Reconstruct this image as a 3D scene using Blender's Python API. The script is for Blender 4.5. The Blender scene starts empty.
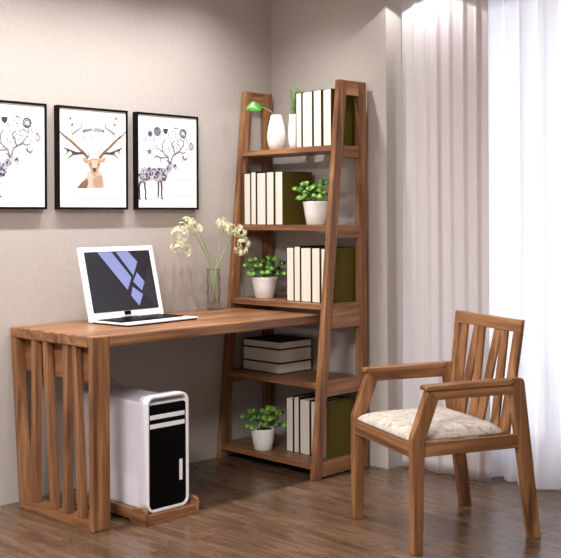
import bpy, bmesh, math, random
from mathutils import Vector, Matrix

random.seed(11)
PI = math.pi
scn = bpy.context.scene
COL = scn.collection

# ------------------------------------------------------------------ colour + node helpers
def lin(r, g, b):
    f = lambda c: (c / 255 / 12.92) if c / 255 <= 0.04045 else ((c / 255 + 0.055) / 1.055) ** 2.4
    return (f(r), f(g), f(b), 1.0)

def new_mat(name):
    m = bpy.data.materials.new(name)
    m.use_nodes = True
    nt = m.node_tree
    return m, nt, nt.nodes['Principled BSDF']

def plain(name, rgb, rough=0.5, metal=0.0, spec=0.5, coat=0.0):
    m, nt, p = new_mat(name)
    p.inputs['Base Color'].default_value = lin(*rgb)
    p.inputs['Roughness'].default_value = rough
    p.inputs['Metallic'].default_value = metal
    p.inputs['Specular IOR Level'].default_value = spec
    p.inputs['Coat Weight'].default_value = coat
    return m

def N(nt, kind, **kw):
    n = nt.nodes.new(kind)
    for k, v in kw.items():
        if k in n.inputs.keys():
            n.inputs[k].default_value = v
        else:
            setattr(n, k, v)
    return n

def ramp(nt, fac, stops):
    r = N(nt, 'ShaderNodeValToRGB')
    e = r.color_ramp.elements
    while len(e) < len(stops):
        e.new(0.5)
    for el, (pos, c) in zip(e, stops):
        el.position = pos
        el.color = c
    nt.links.new(fac, r.inputs['Fac'])
    return r.outputs['Color']

def mix(nt, a, b, fac, mode='MIX'):
    m = N(nt, 'ShaderNodeMix', data_type='RGBA', blend_type=mode)
    for sock, v in ((m.inputs[6], a), (m.inputs[7], b)):
        if isinstance(v, (tuple, list)):
            sock.default_value = v
        else:
            nt.links.new(v, sock)
    if isinstance(fac, float):
        m.inputs[0].default_value = fac
    else:
        nt.links.new(fac, m.inputs[0])
    return m.outputs[2]

def bump(nt, h, p, strength, dist=0.002):
    b = N(nt, 'ShaderNodeBump', Strength=strength, Distance=dist)
    nt.links.new(h, b.inputs['Height'])
    nt.links.new(b.outputs['Normal'], p.inputs['Normal'])

def wood(name, axis, dark=(90, 57, 37), mid=(139, 96, 64), light=(178, 131, 91), rough=0.37):
    """walnut with the grain running along the given axis of the object"""
    m, nt, p = new_mat(name)
    tc = N(nt, 'ShaderNodeTexCoord')
    mp = N(nt, 'ShaderNodeMapping')
    sc = [26.0, 26.0, 26.0]
    sc[axis] = 1.7
    mp.inputs['Scale'].default_value = sc
    info = N(nt, 'ShaderNodeObjectInfo')
    mul = N(nt, 'ShaderNodeMath', operation='MULTIPLY')
    mul.inputs[1].default_value = 9.0
    nt.links.new(info.outputs['Random'], mul.inputs[0])
    comb = N(nt, 'ShaderNodeCombineXYZ')
    for i in range(3):
        nt.links.new(mul.outputs[0], comb.inputs[i])
    nt.links.new(comb.outputs[0], mp.inputs['Location'])
    nt.links.new(tc.outputs['Object'], mp.inputs['Vector'])
    n1 = N(nt, 'ShaderNodeTexNoise', Scale=1.0, Detail=5.0, Roughness=0.6, Distortion=0.6)
    n2 = N(nt, 'ShaderNodeTexNoise', Scale=4.0, Detail=3.0, Roughness=0.6)
    nt.links.new(mp.outputs[0], n1.inputs['Vector'])
    nt.links.new(mp.outputs[0], n2.inputs['Vector'])
    c1 = ramp(nt, n1.outputs['Fac'], [(0.30, lin(*dark)), (0.5, lin(*mid)), (0.70, lin(*light))])
    c2 = ramp(nt, n2.outputs['Fac'], [(0.35, (0.72, 0.70, 0.68, 1)), (0.6, (1, 1, 1, 1))])
    c = mix(nt, c1, c2, 0.55, 'MULTIPLY')
    nt.links.new(c, p.inputs['Base Color'])
    p.inputs['Roughness'].default_value = rough
    p.inputs['Specular IOR Level'].default_value = 0.4
    bump(nt, n2.outputs['Fac'], p, 0.12, 0.001)
    return m

WX, WY, WZ = wood('walnut_x', 0), wood('walnut_y', 1), wood('walnut_z', 2)

def floor_material():
    m, nt, p = new_mat('plank_floor')
    tc = N(nt, 'ShaderNodeTexCoord')
    br = N(nt, 'ShaderNodeTexBrick', Scale=1.0)
    br.inputs['Brick Width'].default_value = 0.95
    br.inputs['Row Height'].default_value = 0.125
    br.inputs['Mortar Size'].default_value = 0.0012
    br.inputs['Mortar Smooth'].default_value = 0.3
    br.inputs['Bias'].default_value = 0.0
    br.offset = 0.37
    br.inputs['Color1'].default_value = (0.0, 0.0, 0.0, 1)
    br.inputs['Color2'].default_value = (1.0, 1.0, 1.0, 1)
    br.inputs['Mortar'].default_value = (0.5, 0.5, 0.5, 1)
    nt.links.new(tc.outputs['Object'], br.inputs['Vector'])
    mp = N(nt, 'ShaderNodeMapping')
    mp.inputs['Scale'].default_value = (2.6, 19.0, 1.0)
    add = N(nt, 'ShaderNodeVectorMath', operation='MULTIPLY_ADD')
    nt.links.new(br.outputs['Color'], add.inputs[0])
    add.inputs[1].default_value = (7.0, 3.0, 0.0)
    nt.links.new(tc.outputs['Object'], add.inputs[2])
    nt.links.new(add.outputs[0], mp.inputs['Vector'])
    n1 = N(nt, 'ShaderNodeTexNoise', Scale=1.2, Detail=6.0, Roughness=0.62, Distortion=0.8)
    nt.links.new(mp.outputs[0], n1.inputs['Vector'])
    grain = ramp(nt, n1.outputs['Fac'], [(0.26, lin(70, 52, 40)), (0.5, lin(98, 75, 60)), (0.74, lin(124, 98, 79))])
    tint = ramp(nt, br.outputs['Color'], [(0.0, (0.82, 0.80, 0.78, 1)), (1.0, (1.10, 1.08, 1.05, 1))])
    c = mix(nt, grain, tint, 1.0, 'MULTIPLY')
    c = mix(nt, c, lin(52, 36, 28), br.outputs['Fac'], 'MIX')
    nt.links.new(c, p.inputs['Base Color'])
    rr = ramp(nt, n1.outputs['Fac'], [(0.3, (0.22, 0.22, 0.22, 1)), (0.7, (0.32, 0.32, 0.32, 1))])
    nt.links.new(rr, p.inputs['Roughness'])
    p.inputs['Specular IOR Level'].default_value = 0.5
    bump(nt, n1.outputs['Fac'], p, 0.08, 0.001)
    return m

def wall_material(name, rgb):
    m, nt, p = new_mat(name)
    tc = N(nt, 'ShaderNodeTexCoord')
    n = N(nt, 'ShaderNodeTexNoise', Scale=55.0, Detail=4.0, Roughness=0.6)
    nt.links.new(tc.outputs['Object'], n.inputs['Vector'])
    a = tuple(c * 0.95 for c in lin(*rgb)[:3]) + (1,)
    b = tuple(min(1, c * 1.05) for c in lin(*rgb)[:3]) + (1,)
    nt.links.new(ramp(nt, n.outputs['Fac'], [(0.3, a), (0.7, b)]), p.inputs['Base Color'])
    p.inputs['Roughness'].default_value = 0.85
    p.inputs['Specular IOR Level'].default_value = 0.2
    bump(nt, n.outputs['Fac'], p, 0.12, 0.002)
    return m

def linen_material():
    m, nt, p = new_mat('linen_curtain')
    tc = N(nt, 'ShaderNodeTexCoord')
    cols = []
    for sc in ((1100, 1100, 240), (240, 240, 1000)):
        mp = N(nt, 'ShaderNodeMapping')
        mp.inputs['Scale'].default_value = sc
        nt.links.new(tc.outputs['Object'], mp.inputs['Vector'])
        n = N(nt, 'ShaderNodeTexNoise', Scale=1.0, Detail=2.0)
        nt.links.new(mp.outputs[0], n.inputs['Vector'])
        cols.append(n.outputs['Fac'])
    av = N(nt, 'ShaderNodeMath', operation='ADD')
    nt.links.new(cols[0], av.inputs[0])
    nt.links.new(cols[1], av.inputs[1])
    hf = N(nt, 'ShaderNodeMath', operation='MULTIPLY')
    hf.inputs[1].default_value = 0.5
    nt.links.new(av.outputs[0], hf.inputs[0])
    c = ramp(nt, hf.outputs[0], [(0.35, lin(216, 209, 212)), (0.65, lin(236, 230, 233))])
    nt.links.new(c, p.inputs['Base Color'])
    p.inputs['Roughness'].default_value = 0.9
    p.inputs['Specular IOR Level'].default_value = 0.15
    tr = N(nt, 'ShaderNodeBsdfTranslucent')
    nt.links.new(c, tr.inputs['Color'])
    ms = N(nt, 'ShaderNodeMixShader')
    ms.inputs[0].default_value = 0.22
    nt.links.new(p.outputs[0], ms.inputs[1])
    nt.links.new(tr.outputs[0], ms.inputs[2])
    nt.links.new(ms.outputs[0], nt.nodes['Material Output'].inputs['Surface'])
    return m

def sheer_material():
    m, nt, p = new_mat('sheer_voile')
    p.inputs['Base Color'].default_value = lin(244, 243, 249)
    p.inputs['Roughness'].default_value = 0.9
    p.inputs['Specular IOR Level'].default_value = 0.1
    tr = N(nt, 'ShaderNodeBsdfTranslucent')
    tr.inputs['Color'].default_value = lin(248, 247, 252)
    ms = N(nt, 'ShaderNodeMixShader')
    ms.inputs[0].default_value = 0.6
    nt.links.new(p.outputs[0], ms.inputs[1])
    nt.links.new(tr.outputs[0], ms.inputs[2])
    tp = N(nt, 'ShaderNodeBsdfTransparent')
    m2 = N(nt, 'ShaderNodeMixShader')
    m2.inputs[0].default_value = 0.10
    nt.links.new(ms.outputs[0], m2.inputs[1])
    nt.links.new(tp.outputs[0], m2.inputs[2])
    nt.links.new(m2.outputs[0], nt.nodes['Material Output'].inputs['Surface'])
    return m

def pane_material():
    m, nt, p = new_mat('window_glass')
    gl = N(nt, 'ShaderNodeBsdfGlossy', Roughness=0.02)
    tp = N(nt, 'ShaderNodeBsdfTransparent')
    ms = N(nt, 'ShaderNodeMixShader')
    ms.inputs[0].default_value = 0.06
    nt.links.new(tp.outputs[0], ms.inputs[1])
    nt.links.new(gl.outputs[0], ms.inputs[2])
    nt.links.new(ms.outputs[0], nt.nodes['Material Output'].inputs['Surface'])
    return m

def vase_glass_material():
    m, nt, p = new_mat('vase_glass')
    lw = N(nt, 'ShaderNodeLayerWeight', Blend=0.28)
    gl = N(nt, 'ShaderNodeBsdfGlossy', Roughness=0.03)
    tp = N(nt, 'ShaderNodeBsdfTransparent')
    nt.links.new(ramp(nt, lw.outputs['Facing'], [(0.55, (0.97, 0.97, 0.97, 1)), (0.97, (0.90, 0.89, 0.91, 1))]), tp.inputs['Color'])
    ms = N(nt, 'ShaderNodeMixShader')
    fr = N(nt, 'ShaderNodeMath', operation='MULTIPLY')
    fr.inputs[1].default_value = 0.55
    nt.links.new(lw.outputs['Fresnel'], fr.inputs[0])
    nt.links.new(fr.outputs[0], ms.inputs[0])
    nt.links.new(tp.outputs[0], ms.inputs[1])
    nt.links.new(gl.outputs[0], ms.inputs[2])
    nt.links.new(ms.outputs[0], nt.nodes['Material Output'].inputs['Surface'])
    return m

def seat_fabric_material():
    m, nt, p = new_mat('seat_fabric')
    tc = N(nt, 'ShaderNodeTexCoord')
    v = N(nt, 'ShaderNodeTexVoronoi', Scale=17.0)
    n = N(nt, 'ShaderNodeTexNoise', Scale=26.0, Detail=6.0, Roughness=0.7, Distortion=1.6)
    nt.links.new(tc.outputs['Object'], n.inputs['Vector'])
    nt.links.new(tc.outputs['Object'], v.inputs['Vector'])
    c = ramp(nt, n.outputs['Fac'], [(0.36, lin(154, 144, 134)), (0.47, lin(186, 177, 167)), (0.6, lin(203, 195, 185))])
    c2 = ramp(nt, v.outputs['Distance'], [(0.0, (0.92, 0.91, 0.9, 1)), (0.25, (1, 1, 1, 1))])
    nt.links.new(mix(nt, c, c2, 0.8, 'MULTIPLY'), p.inputs['Base Color'])
    p.inputs['Roughness'].default_value = 0.9
    p.inputs['Specular IOR Level'].default_value = 0.15
    bump(nt, n.outputs['Fac'], p, 0.3, 0.002)
    return m

def leaf_material(name, a, b, scale=30.0, rough=0.35):
    m, nt, p = new_mat(name)
    tc = N(nt, 'ShaderNodeTexCoord')
    n = N(nt, 'ShaderNodeTexNoise', Scale=scale, Detail=2.0)
    nt.links.new(tc.outputs['Object'], n.inputs['Vector'])
    nt.links.new(ramp(nt, n.outputs['Fac'], [(0.38, lin(*a)), (0.62, lin(*b))]), p.inputs['Base Color'])
    p.inputs['Roughness'].default_value = rough
    return m

def pages_material():
    m, nt, p = new_mat('book_pages')
    tc = N(nt, 'ShaderNodeTexCoord')
    mp = N(nt, 'ShaderNodeMapping')
    mp.inputs['Scale'].default_value = (420, 420, 3)
    nt.links.new(tc.outputs['Object'], mp.inputs['Vector'])
    n = N(nt, 'ShaderNodeTexNoise', Scale=1.0, Detail=1.0)
    nt.links.new(mp.outputs[0], n.inputs['Vector'])
    nt.links.new(ramp(nt, n.outputs['Fac'], [(0.3, lin(218, 210, 198)), (0.7, lin(238, 231, 221))]), p.inputs['Base Color'])
    p.inputs['Roughness'].default_value = 0.8
    p.inputs['Specular IOR Level'].default_value = 0.2
    return m

def cover_material(name, rgb):
    m, nt, p = new_mat(name)
    tc = N(nt, 'ShaderNodeTexCoord')
    n = N(nt, 'ShaderNodeTexNoise', Scale=140.0, Detail=3.0)
    nt.links.new(tc.outputs['Object'], n.inputs['Vector'])
    a = tuple(c * 0.85 for c in lin(*rgb)[:3]) + (1,)
    b = tuple(c * 1.15 for c in lin(*rgb)[:3]) + (1,)
    nt.links.new(ramp(nt, n.outputs['Fac'], [(0.3, a), (0.7, b)]), p.inputs['Base Color'])
    p.inputs['Roughness'].default_value = 0.7
    p.inputs['Specular IOR Level'].default_value = 0.25
    return m

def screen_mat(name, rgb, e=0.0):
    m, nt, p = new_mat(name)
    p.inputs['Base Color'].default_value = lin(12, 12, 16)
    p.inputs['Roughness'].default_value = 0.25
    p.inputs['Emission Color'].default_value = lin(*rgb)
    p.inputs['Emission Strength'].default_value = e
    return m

M = dict(
    floor=floor_material(), wall=wall_material('wall_paint', (184, 176, 171)), dimwall=wall_material('wall_paint_dark', (186, 178, 170)), ceiling=plain('ceiling_paint', (238, 236, 232), 0.9),
    linen=linen_material(), sheer=sheer_material(), pane=pane_material(), vglass=vase_glass_material(),
    frame_white=plain('window_frame_white', (230, 230, 232), 0.4),
    black=plain('frame_black', (8, 8, 9), 0.55, 0, 0.15), paper=plain('print_paper', (246, 245, 247), 0.35),
    navy=plain('print_navy', (54, 54, 78), 0.5), lilac=plain('print_lilac', (150, 148, 172), 0.5),
    grey=plain('print_grey', (116, 114, 130), 0.5), faint=plain('print_faint', (198, 190, 204), 0.5),
    charcoal=plain('print_charcoal', (70, 60, 62), 0.5), tan=plain('print_tan', (182, 150, 126), 0.5),
    cream=plain('print_cream', (208, 186, 168), 0.5), brown=plain('print_brown', (126, 98, 82), 0.5),
    seat=seat_fabric_material(), pages=pages_material(), olive=cover_material('cover_olive', (86, 74, 18)),
    darkcover=cover_material('cover_dark', (36, 28, 22)),
    ceramic=plain('white_ceramic', (248, 247, 247), 0.25, coat=0.3), soil=plain('potting_soil', (44, 34, 28), 0.95),
    leaf=leaf_material('succulent_leaf', (30, 78, 16), (124, 172, 70), 17.0), leaf2=leaf_material('anthurium_leaf', (48, 122, 24), (78, 156, 42), 20.0),
    grass=leaf_material('grass_blade', (70, 120, 50), (130, 170, 100), 60.0, 0.5), stem=plain('pale_stem', (160, 184, 128), 0.5),
    greenstem=plain('green_stem', (104, 140, 80), 0.5), petal=plain('cream_petal', (236, 230, 198), 0.6),
    alu=plain('silver_aluminium', (228, 226, 238), 0.42), whiteplastic=plain('white_plastic', (242, 242, 246), 0.3),
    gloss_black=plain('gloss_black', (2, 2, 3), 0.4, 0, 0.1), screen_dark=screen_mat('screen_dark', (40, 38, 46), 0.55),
    screen_reflection=screen_mat('screen_reflection', (140, 146, 196), 0.95), screen_mid=screen_mat('screen_mid', (58, 54, 66), 0.6),
    keys=plain('key_black', (22, 22, 24), 0.5), cable=plain('cable_grey', (190, 190, 194), 0.5),
)

# ------------------------------------------------------------------ mesh helpers
def box(bm, x0, x1, y0, y1, z0, z1, mi=0):
    vs = [bm.verts.new((x, y, z)) for x in (x0, x1) for y in (y0, y1) for z in (z0, z1)]
    for f in ((0, 1, 3, 2), (4, 6, 7, 5), (0, 4, 5, 1), (2, 3, 7, 6), (0, 2, 6, 4), (1, 5, 7, 3)):
        bm.faces.new([vs[i] for i in f]).material_index = mi

def hexa(bm, lo, hi, mi=0):
    """solid between two quads given as four points each, same order"""
    a = [bm.verts.new(p) for p in lo]
    b = [bm.verts.new(p) for p in hi]
    fs = [a[::-1], b] + [[a[i], a[(i + 1) % 4], b[(i + 1) % 4], b[i]] for i in range(4)]
    for f in fs:
        bm.faces.new(f).material_index = mi

def prism(bm, pts, axis, a0, a1, mi=0):
    """polygon in the two other axes (in x,y,z order) extruded along axis"""
    def co(p, a):
        c = list(p)
        c.insert(axis, a)
        return c
    A = [bm.verts.new(co(p, a0)) for p in pts]
    B = [bm.verts.new(co(p, a1)) for p in pts]
    n = len(pts)
    for f in [A[::-1], B] + [[A[i], A[(i + 1) % n], B[(i + 1) % n], B[i]] for i in range(n)]:
        bm.faces.new(f).material_index = mi

def lathe(bm, prof, seg=32, c=(0, 0, 0), mi=0, cap=True):
    rings = []
    for r, z in prof:
        rings.append([bm.verts.new((c[0] + r * math.cos(2 * PI * k / seg), c[1] + r * math.sin(2 * PI * k / seg), c[2] + z)) for k in range(seg)])
    for i in range(len(rings) - 1):
        for k in range(seg):
            f = bm.faces.new([rings[i][k], rings[i][(k + 1) % seg], rings[i + 1][(k + 1) % seg], rings[i + 1][k]])
            f.smooth = True
            f.material_index = mi
    if cap:
        bm.faces.new(rings[0][::-1]).material_index = mi
        bm.faces.new(rings[-1]).material_index = mi

def tube(bm, pts, r, seg=8, mi=0):
    pts = [Vector(p) for p in pts]
    rings = []
    for i, p in enumerate(pts):
        d = (pts[min(i + 1, len(pts) - 1)] - pts[max(i - 1, 0)]).normalized()
        u = d.cross(Vector((0.31, 0.77, 0.55))).normalized()
        v = d.cross(u)
        rr = r[i] if isinstance(r, (list, tuple)) else r
        rings.append([bm.verts.new(p + (u * math.cos(2 * PI * k / seg) + v * math.sin(2 * PI * k / seg)) * rr) for k in range(seg)])
    for i in range(len(rings) - 1):
        for k in range(seg):
            f = bm.faces.new([rings[i][k], rings[i][(k + 1) % seg], rings[i + 1][(k + 1) % seg], rings[i + 1][k]])
            f.smooth = True
            f.material_index = mi
    bm.faces.new(rings[0][::-1]).material_index = mi
    bm.faces.new(rings[-1]).material_index = mi

def bez(p0, p1, p2, n=10):
    p0, p1, p2 = Vector(p0), Vector(p1), Vector(p2)
    return [(1 - t) ** 2 * p0 + 2 * t * (1 - t) * p1 + t * t * p2 for t in [i / n for i in range(n + 1)]]

def obj(name, bm, mats, parent=None, bevel=0.0, seg=2, loc=(0, 0, 0)):
    bmesh.ops.recalc_face_normals(bm, faces=bm.faces)
    if bevel:
        es = [e for e in bm.edges if len(e.link_faces) == 2 and e.calc_face_angle(0) > 0.5]
        bmesh.ops.bevel(bm, geom=es, offset=bevel, segments=seg, profile=0.5, affect='EDGES', clamp_overlap=True)
    me = bpy.data.meshes.new(name)
    bm.to_mesh(me)
    bm.free()
    for m in (mats if isinstance(mats, (list, tuple)) else [mats]):
        me.materials.append(m)
    o = bpy.data.objects.new(name, me)
    COL.objects.link(o)
    o.location = loc
    if parent:
        o.parent = parent
    return o

def B(*boxes):
    bm = bmesh.new()
    for b in boxes:
        box(bm, *b)
    return bm

def tag(o, label, cat, group=None):
    o['label'] = label
    o['category'] = cat
    if group:
        o['group'] = group
    return o

def thing(name, label, cat, loc=(0, 0, 0), rz=0.0, group=None):
    o = bpy.data.objects.new(name, None)
    o.empty_display_size = 0.05
    COL.objects.link(o)
    o.location = loc
    o.rotation_euler = (0, 0, rz)
    return tag(o, label, cat, group)

def struct(name, bm, m, parent=None):
    o = obj(name, bm, m, parent)
    if not parent:
        o['kind'] = 'structure'
    return o

# ------------------------------------------------------------------ the room
CEIL = 2.56
RX, RY = 5.2, -5.2
struct('floor', B((-0.12, RX, RY, 0.50, -0.06, 0.0)), M['floor'])
struct('ceiling', B((-0.12, RX, RY, 0.50, CEIL, CEIL + 0.08)), M['ceiling'])
struct('wall_left', B((-0.12, 0.0, RY, 0.50, 0.0, CEIL)), M['wall'])
struct('wall_back', B((0.0, 0.781, 0.0, 0.50, 0.0, CEIL)), M['wall'])
WIN = (0.95, 2.35, 0.12, 2.28)
struct('wall_window', B((0.781, WIN[0], 0.36, 0.50, 0, CEIL), (WIN[1], RX, 0.36, 0.50, 0, CEIL),
                        (WIN[0], WIN[1], 0.36, 0.50, 0, WIN[2]), (WIN[0], WIN[1], 0.36, 0.50, WIN[3], CEIL)), M['wall'])
struct('trim_1', B((0.70, RX, -0.17, 0.36, 2.355, CEIL)), M['ceiling'])
struct('wall_right', B((RX, RX + 0.12, RY, 0.50, 0, CEIL)), M['dimwall'])
struct('wall_front', B((-0.12, RX + 0.12, RY - 0.12, RY, 0, CEIL)), M['dimwall'])
bm = bmesh.new()
fw = 0.05
xs = [WIN[0] + (WIN[1] - WIN[0]) * k / 3 for k in range(4)]
for k, x in enumerate(xs):
    a = x if k == 0 else (x - fw if k == 3 else x - fw / 2)
    box(bm, a, a + fw, 0.40, 0.46, WIN[2], WIN[3])
for k in range(3):
    a, b = xs[k] + (fw if k == 0 else fw / 2), xs[k + 1] - (fw if k == 2 else fw / 2)
    box(bm, a, b, 0.40, 0.46, WIN[2], WIN[2] + fw)
    box(bm, a, b, 0.40, 0.46, WIN[3] - fw, WIN[3])
win = struct('window_1', bm, M['frame_white'])
bm = bmesh.new()
for k in range(3):
    a, b = xs[k] + (fw if k == 0 else fw / 2), xs[k + 1] - (fw if k == 2 else fw / 2)
    box(bm, a, b, 0.427, 0.433, WIN[2] + fw, WIN[3] - fw)
obj('window_pane', bm, M['pane'], win)

# ------------------------------------------------------------------ curtains
def drape(xs, yf, z0, z1, nz, mat, name, thick=0.0):
    bm = bmesh.new()
    rows = []
    for j in range(nz + 1):
        t = j / nz
        z = z0 + (z1 - z0) * t
        rows.append([bm.verts.new(yf(x, t) + (z if not callable(z) else 0,)) for x in xs])
    for j in range(nz):
        for i in range(len(xs) - 1):
            f = bm.faces.new([rows[j][i], rows[j][i + 1], rows[j + 1][i + 1], rows[j + 1][i]])
            f.smooth = True
    o = obj(name, bm, mat)
    if thick:
        md = o.modifiers.new('thickness', 'SOLIDIFY')
        md.thickness = thick
        md.offset = 0
    return o

def linen_fold(x, t):
    low = (1 - t) ** 6
    u = (x - 0.805) / 0.0715
    ph = 2 * PI * u + 0.45 * math.sin(x * 19) + 0.3 * math.sin(3.1 * t + x * 9) * (1 - t)
    c = 0.5 + 0.5 * math.cos(ph)
    amp = 0.0125 + 0.004 * math.sin(x * 37 + 1.0)
    if x < 0.905:
        amp *= 0.35
    y = 0.096 - amp * c ** 3.2 - 0.012 * low * math.sin(x * 33)
    return (x + 0.004 * math.sin(5 * t + x * 12) * (1 - t), y)

N_ = 420
cur = drape([0.806 + (1.292 - 0.806) * i / N_ for i in range(N_ + 1)], linen_fold, 0.006, 2.352, 44, M['linen'], 'linen_curtain', 0.0025)
tag(cur, 'heavy grey pleated linen curtain hanging beside the bright sheer', 'curtain')

def sheer_fold(x, t):
    low = (1 - t) ** 5
    ph = 2 * PI * (x - 1.2) / 0.098 + 0.9 * math.sin(x * 14) + 0.5 * math.sin(2.5 * t + 6 * x) * (1 - t)
    amp = 0.030 + 0.012 * math.sin(x * 23) + 0.012 * low
    y = 0.212 - amp * math.sin(ph) - 0.005 * math.sin(2.3 * ph) - 0.03 * low * (0.6 + 0.4 * math.sin(x * 17 + 1))
    return (x + 0.02 * low * math.sin(x * 29 + 9 * t), y)

sh = drape([1.13 + (2.75 - 1.13) * i / 460 for i in range(461)], sheer_fold, 0.006, 2.352, 56, M['sheer'], 'sheer_curtain')
tag(sh, 'translucent white sheer curtain falling to the floor, full of daylight', 'curtain')

# ------------------------------------------------------------------ pictures on the left wall
ZB, ZT, FW, FD = 1.2492, 1.7073, 0.010, 0.030
PW_, PH_ = 0.380 - 2 * FW, ZT - ZB - 2 * FW

class Art:
    """flat print: paper with inked shapes a hair above it; s runs along the wall, t runs down"""
    def __init__(self):
        self.bm = bmesh.new()
        box(self.bm, 0.0042, 0.0255, FW, FW + PW_, ZB + FW, ZT - FW, 0)
        self.k = 0
    def P(self, s, t):
        return (0.0259 + 0.00012 * self.k, FW + PW_ * s, ZT - FW - PH_ * t)
    def poly(self, pts, mi):
        self.k = (self.k + 1) % 12
        pts = [(min(max(s, 0.003), 0.997), min(max(t, 0.003), 0.997)) for s, t in pts]
        vs = [self.bm.verts.new(self.P(*p)) for p in pts]
        f = self.bm.faces.new(vs)
        f.material_index = mi
    def blob(self, s, t, r, mi, n=9, squash=1.0, jit=0.0):
        asp = PW_ / PH_
        self.poly([(s + r * math.cos(2 * PI * k / n) * (1 + jit * random.uniform(-1, 1)),
                    t + r * asp * squash * math.sin(2 * PI * k / n) * (1 + jit * random.uniform(-1, 1))) for k in range(n)], mi)
    def ring(self, s, t, r, w, mi, n=18):
        asp = PW_ / PH_
        for k in range(n):
            a, b = 2 * PI * k / n, 2 * PI * (k + 1) / n
            q = lambda rr, an: (s + rr * math.cos(an), t + rr * asp * math.sin(an))
            self.poly([q(r - w, a), q(r, a), q(r, b), q(r - w, b)], mi)
    def line(self, pts, w, mi, w1=None):
        asp = PW_ / PH_
        n = len(pts) - 1
        for i in range(n):
            (a, b), (c, d) = pts[i], pts[i + 1]
            dx, dy = (c - a), (d - b) / asp
            L = math.hypot(dx, dy) or 1
            nx, ny = -dy / L, dx / L * asp
            wa = w if w1 is None else w + (w1 - w) * i / n
            wb = w if w1 is None else w + (w1 - w) * (i + 1) / n
            self.poly([(a + nx * wa, b + ny * wa), (c + nx * wb, d + ny * wb), (c - nx * wb, d - ny * wb), (a - nx * wa, b - ny * wa)], mi)

INK = ['paper', 'navy', 'lilac', 'grey', 'faint', 'charcoal', 'tan', 'cream', 'brown']

def inside(p, poly):
    x, y = p
    r = False
    for i in range(len(poly)):
        (x1, y1), (x2, y2) = poly[i], poly[i - 1]
        if (y1 > y) != (y2 > y) and x < (x2 - x1) * (y - y1) / (y2 - y1) + x1:
            r = not r
    return r

def tree_deer():
    a = Art()
    q = lambda x, y: ((x - 55) / 300, (y - 52 - 20 * (x - 55) / 300) / (470 - 20 * (x - 55) / 300))
    body = [q(*p) for p in ((62, 335), (75, 322), (110, 320), (150, 322), (185, 324), (200, 312), (206, 292), (222, 296), (240, 304),
                            (252, 322), (246, 330), (228, 322), (214, 340), (198, 372), (184, 392), (160, 392), (120, 384), (96, 386), (84, 400), (68, 398), (61, 372))]
    a.poly(body, 4)
    for _ in range(420):
        s, t = random.uniform(0.02, 0.68), random.uniform(0.5, 0.76)
        if inside((s, t), body):
            a.blob(s, t, random.uniform(0.006, 0.017), 1 if random.random() < 0.6 else random.choice((2, 3)), 6, random.uniform(0.6, 1.3), 0.3)
    for pts in (((88, 392), (88, 420), (92, 445), (90, 478), (98, 480)), ((66, 392), (60, 420), (62, 455), (60, 478), (68, 480)),
                ((155, 392), (156, 430), (154, 452), (154, 472)), ((170, 390), (172, 425), (172, 450), (172, 476), (180, 478))):
        a.line([q(*p) for p in pts], 0.014, 1, 0.009)
    a.poly([q(*p) for p in ((206, 296), (198, 284), (210, 288))], 1)
    a.line([q(*p) for p in ((212, 294), (205, 268), (178, 240), (150, 222))], 0.012, 3, 0.004)
    a.line([q(*p) for p in ((220, 296), (228, 262), (262, 238), (286, 205), (290, 168))], 0.012, 3, 0.005)
    a.line([q(*p) for p in ((180, 240), (176, 205), (190, 178))], 0.008, 3)
    a.line([q(*p) for p in ((240, 250), (236, 222), (222, 200), (240, 185))], 0.008, 3)
    a.line([q(*p) for p in ((262, 238), (282, 248), (296, 240))], 0.008, 3)
    a.line([q(*p) for p in ((205, 268), (168, 272), (150, 262), (135, 268))], 0.008, 3)
    a.line([q(*p) for p in ((168, 272), (165, 295))], 0.006, 3)
    a.line([q(*p) for p in ((276, 262), (296, 280), (306, 268))], 0.007, 3)
    a.line([q(*p) for p in ((286, 255), (282, 290))], 0.006, 3)
    a.ring(*q(250, 224), 0.07, 0.008, 3)
    a.blob(*q(115, 150), 0.042, 3, 12)
    a.blob(*q(115, 152), 0.018, 1, 8)
    a.blob(*q(151, 138), 0.062, 3, 14)
    a.ring(*q(151, 138), 0.045, 0.012, 1)
    a.poly([q(*p) for p in ((180, 124), (206, 124), (204, 142), (194, 154), (183, 142))], 1)
    a.ring(*q(283, 148), 0.062, 0.018, 1)
    a.ring(*q(283, 148), 0.036, 0.012, 3)
    a.blob(*q(327, 214), 0.055, 4, 14)
    a.ring(*q(327, 214), 0.034, 0.012, 2)
    a.blob(*q(92, 180), 0.04, 4, 12)
    for k in range(5):
        an = 2 * PI * k / 5 - 0.4
        c = q(112, 240)
        a.line([c, (c[0] + 0.055 * math.cos(an), c[1] + 0.042 * math.sin(an))], 0.017, 3, 0.004)
    for _ in range(95):
        x, y = random.uniform(125, 325), random.uniform(112, 320)
        if ((x - 222) / 108) ** 2 + ((y - 210) / 105) ** 2 < 1 and not (y > 285 and x < 265):
            a.blob(*q(x, y), random.uniform(0.004, 0.012), random.choice((1, 3, 3, 2)), 6, 1.0, 0.3)
    for pts in (((130, 175), (142, 190)), ((150, 205), (138, 232)), ((205, 150), (215, 172)), ((262, 175), (290, 190)), ((300, 175), (310, 200)), ((236, 120), (262, 124))):
        a.line([q(*p) for p in pts], 0.008, 3, 0.003)
    a.line([q(215, 383), q(330, 386)], 0.003, 4)
    a.line([q(230, 458), q(320, 459)], 0.003, 4)
    return a

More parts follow.
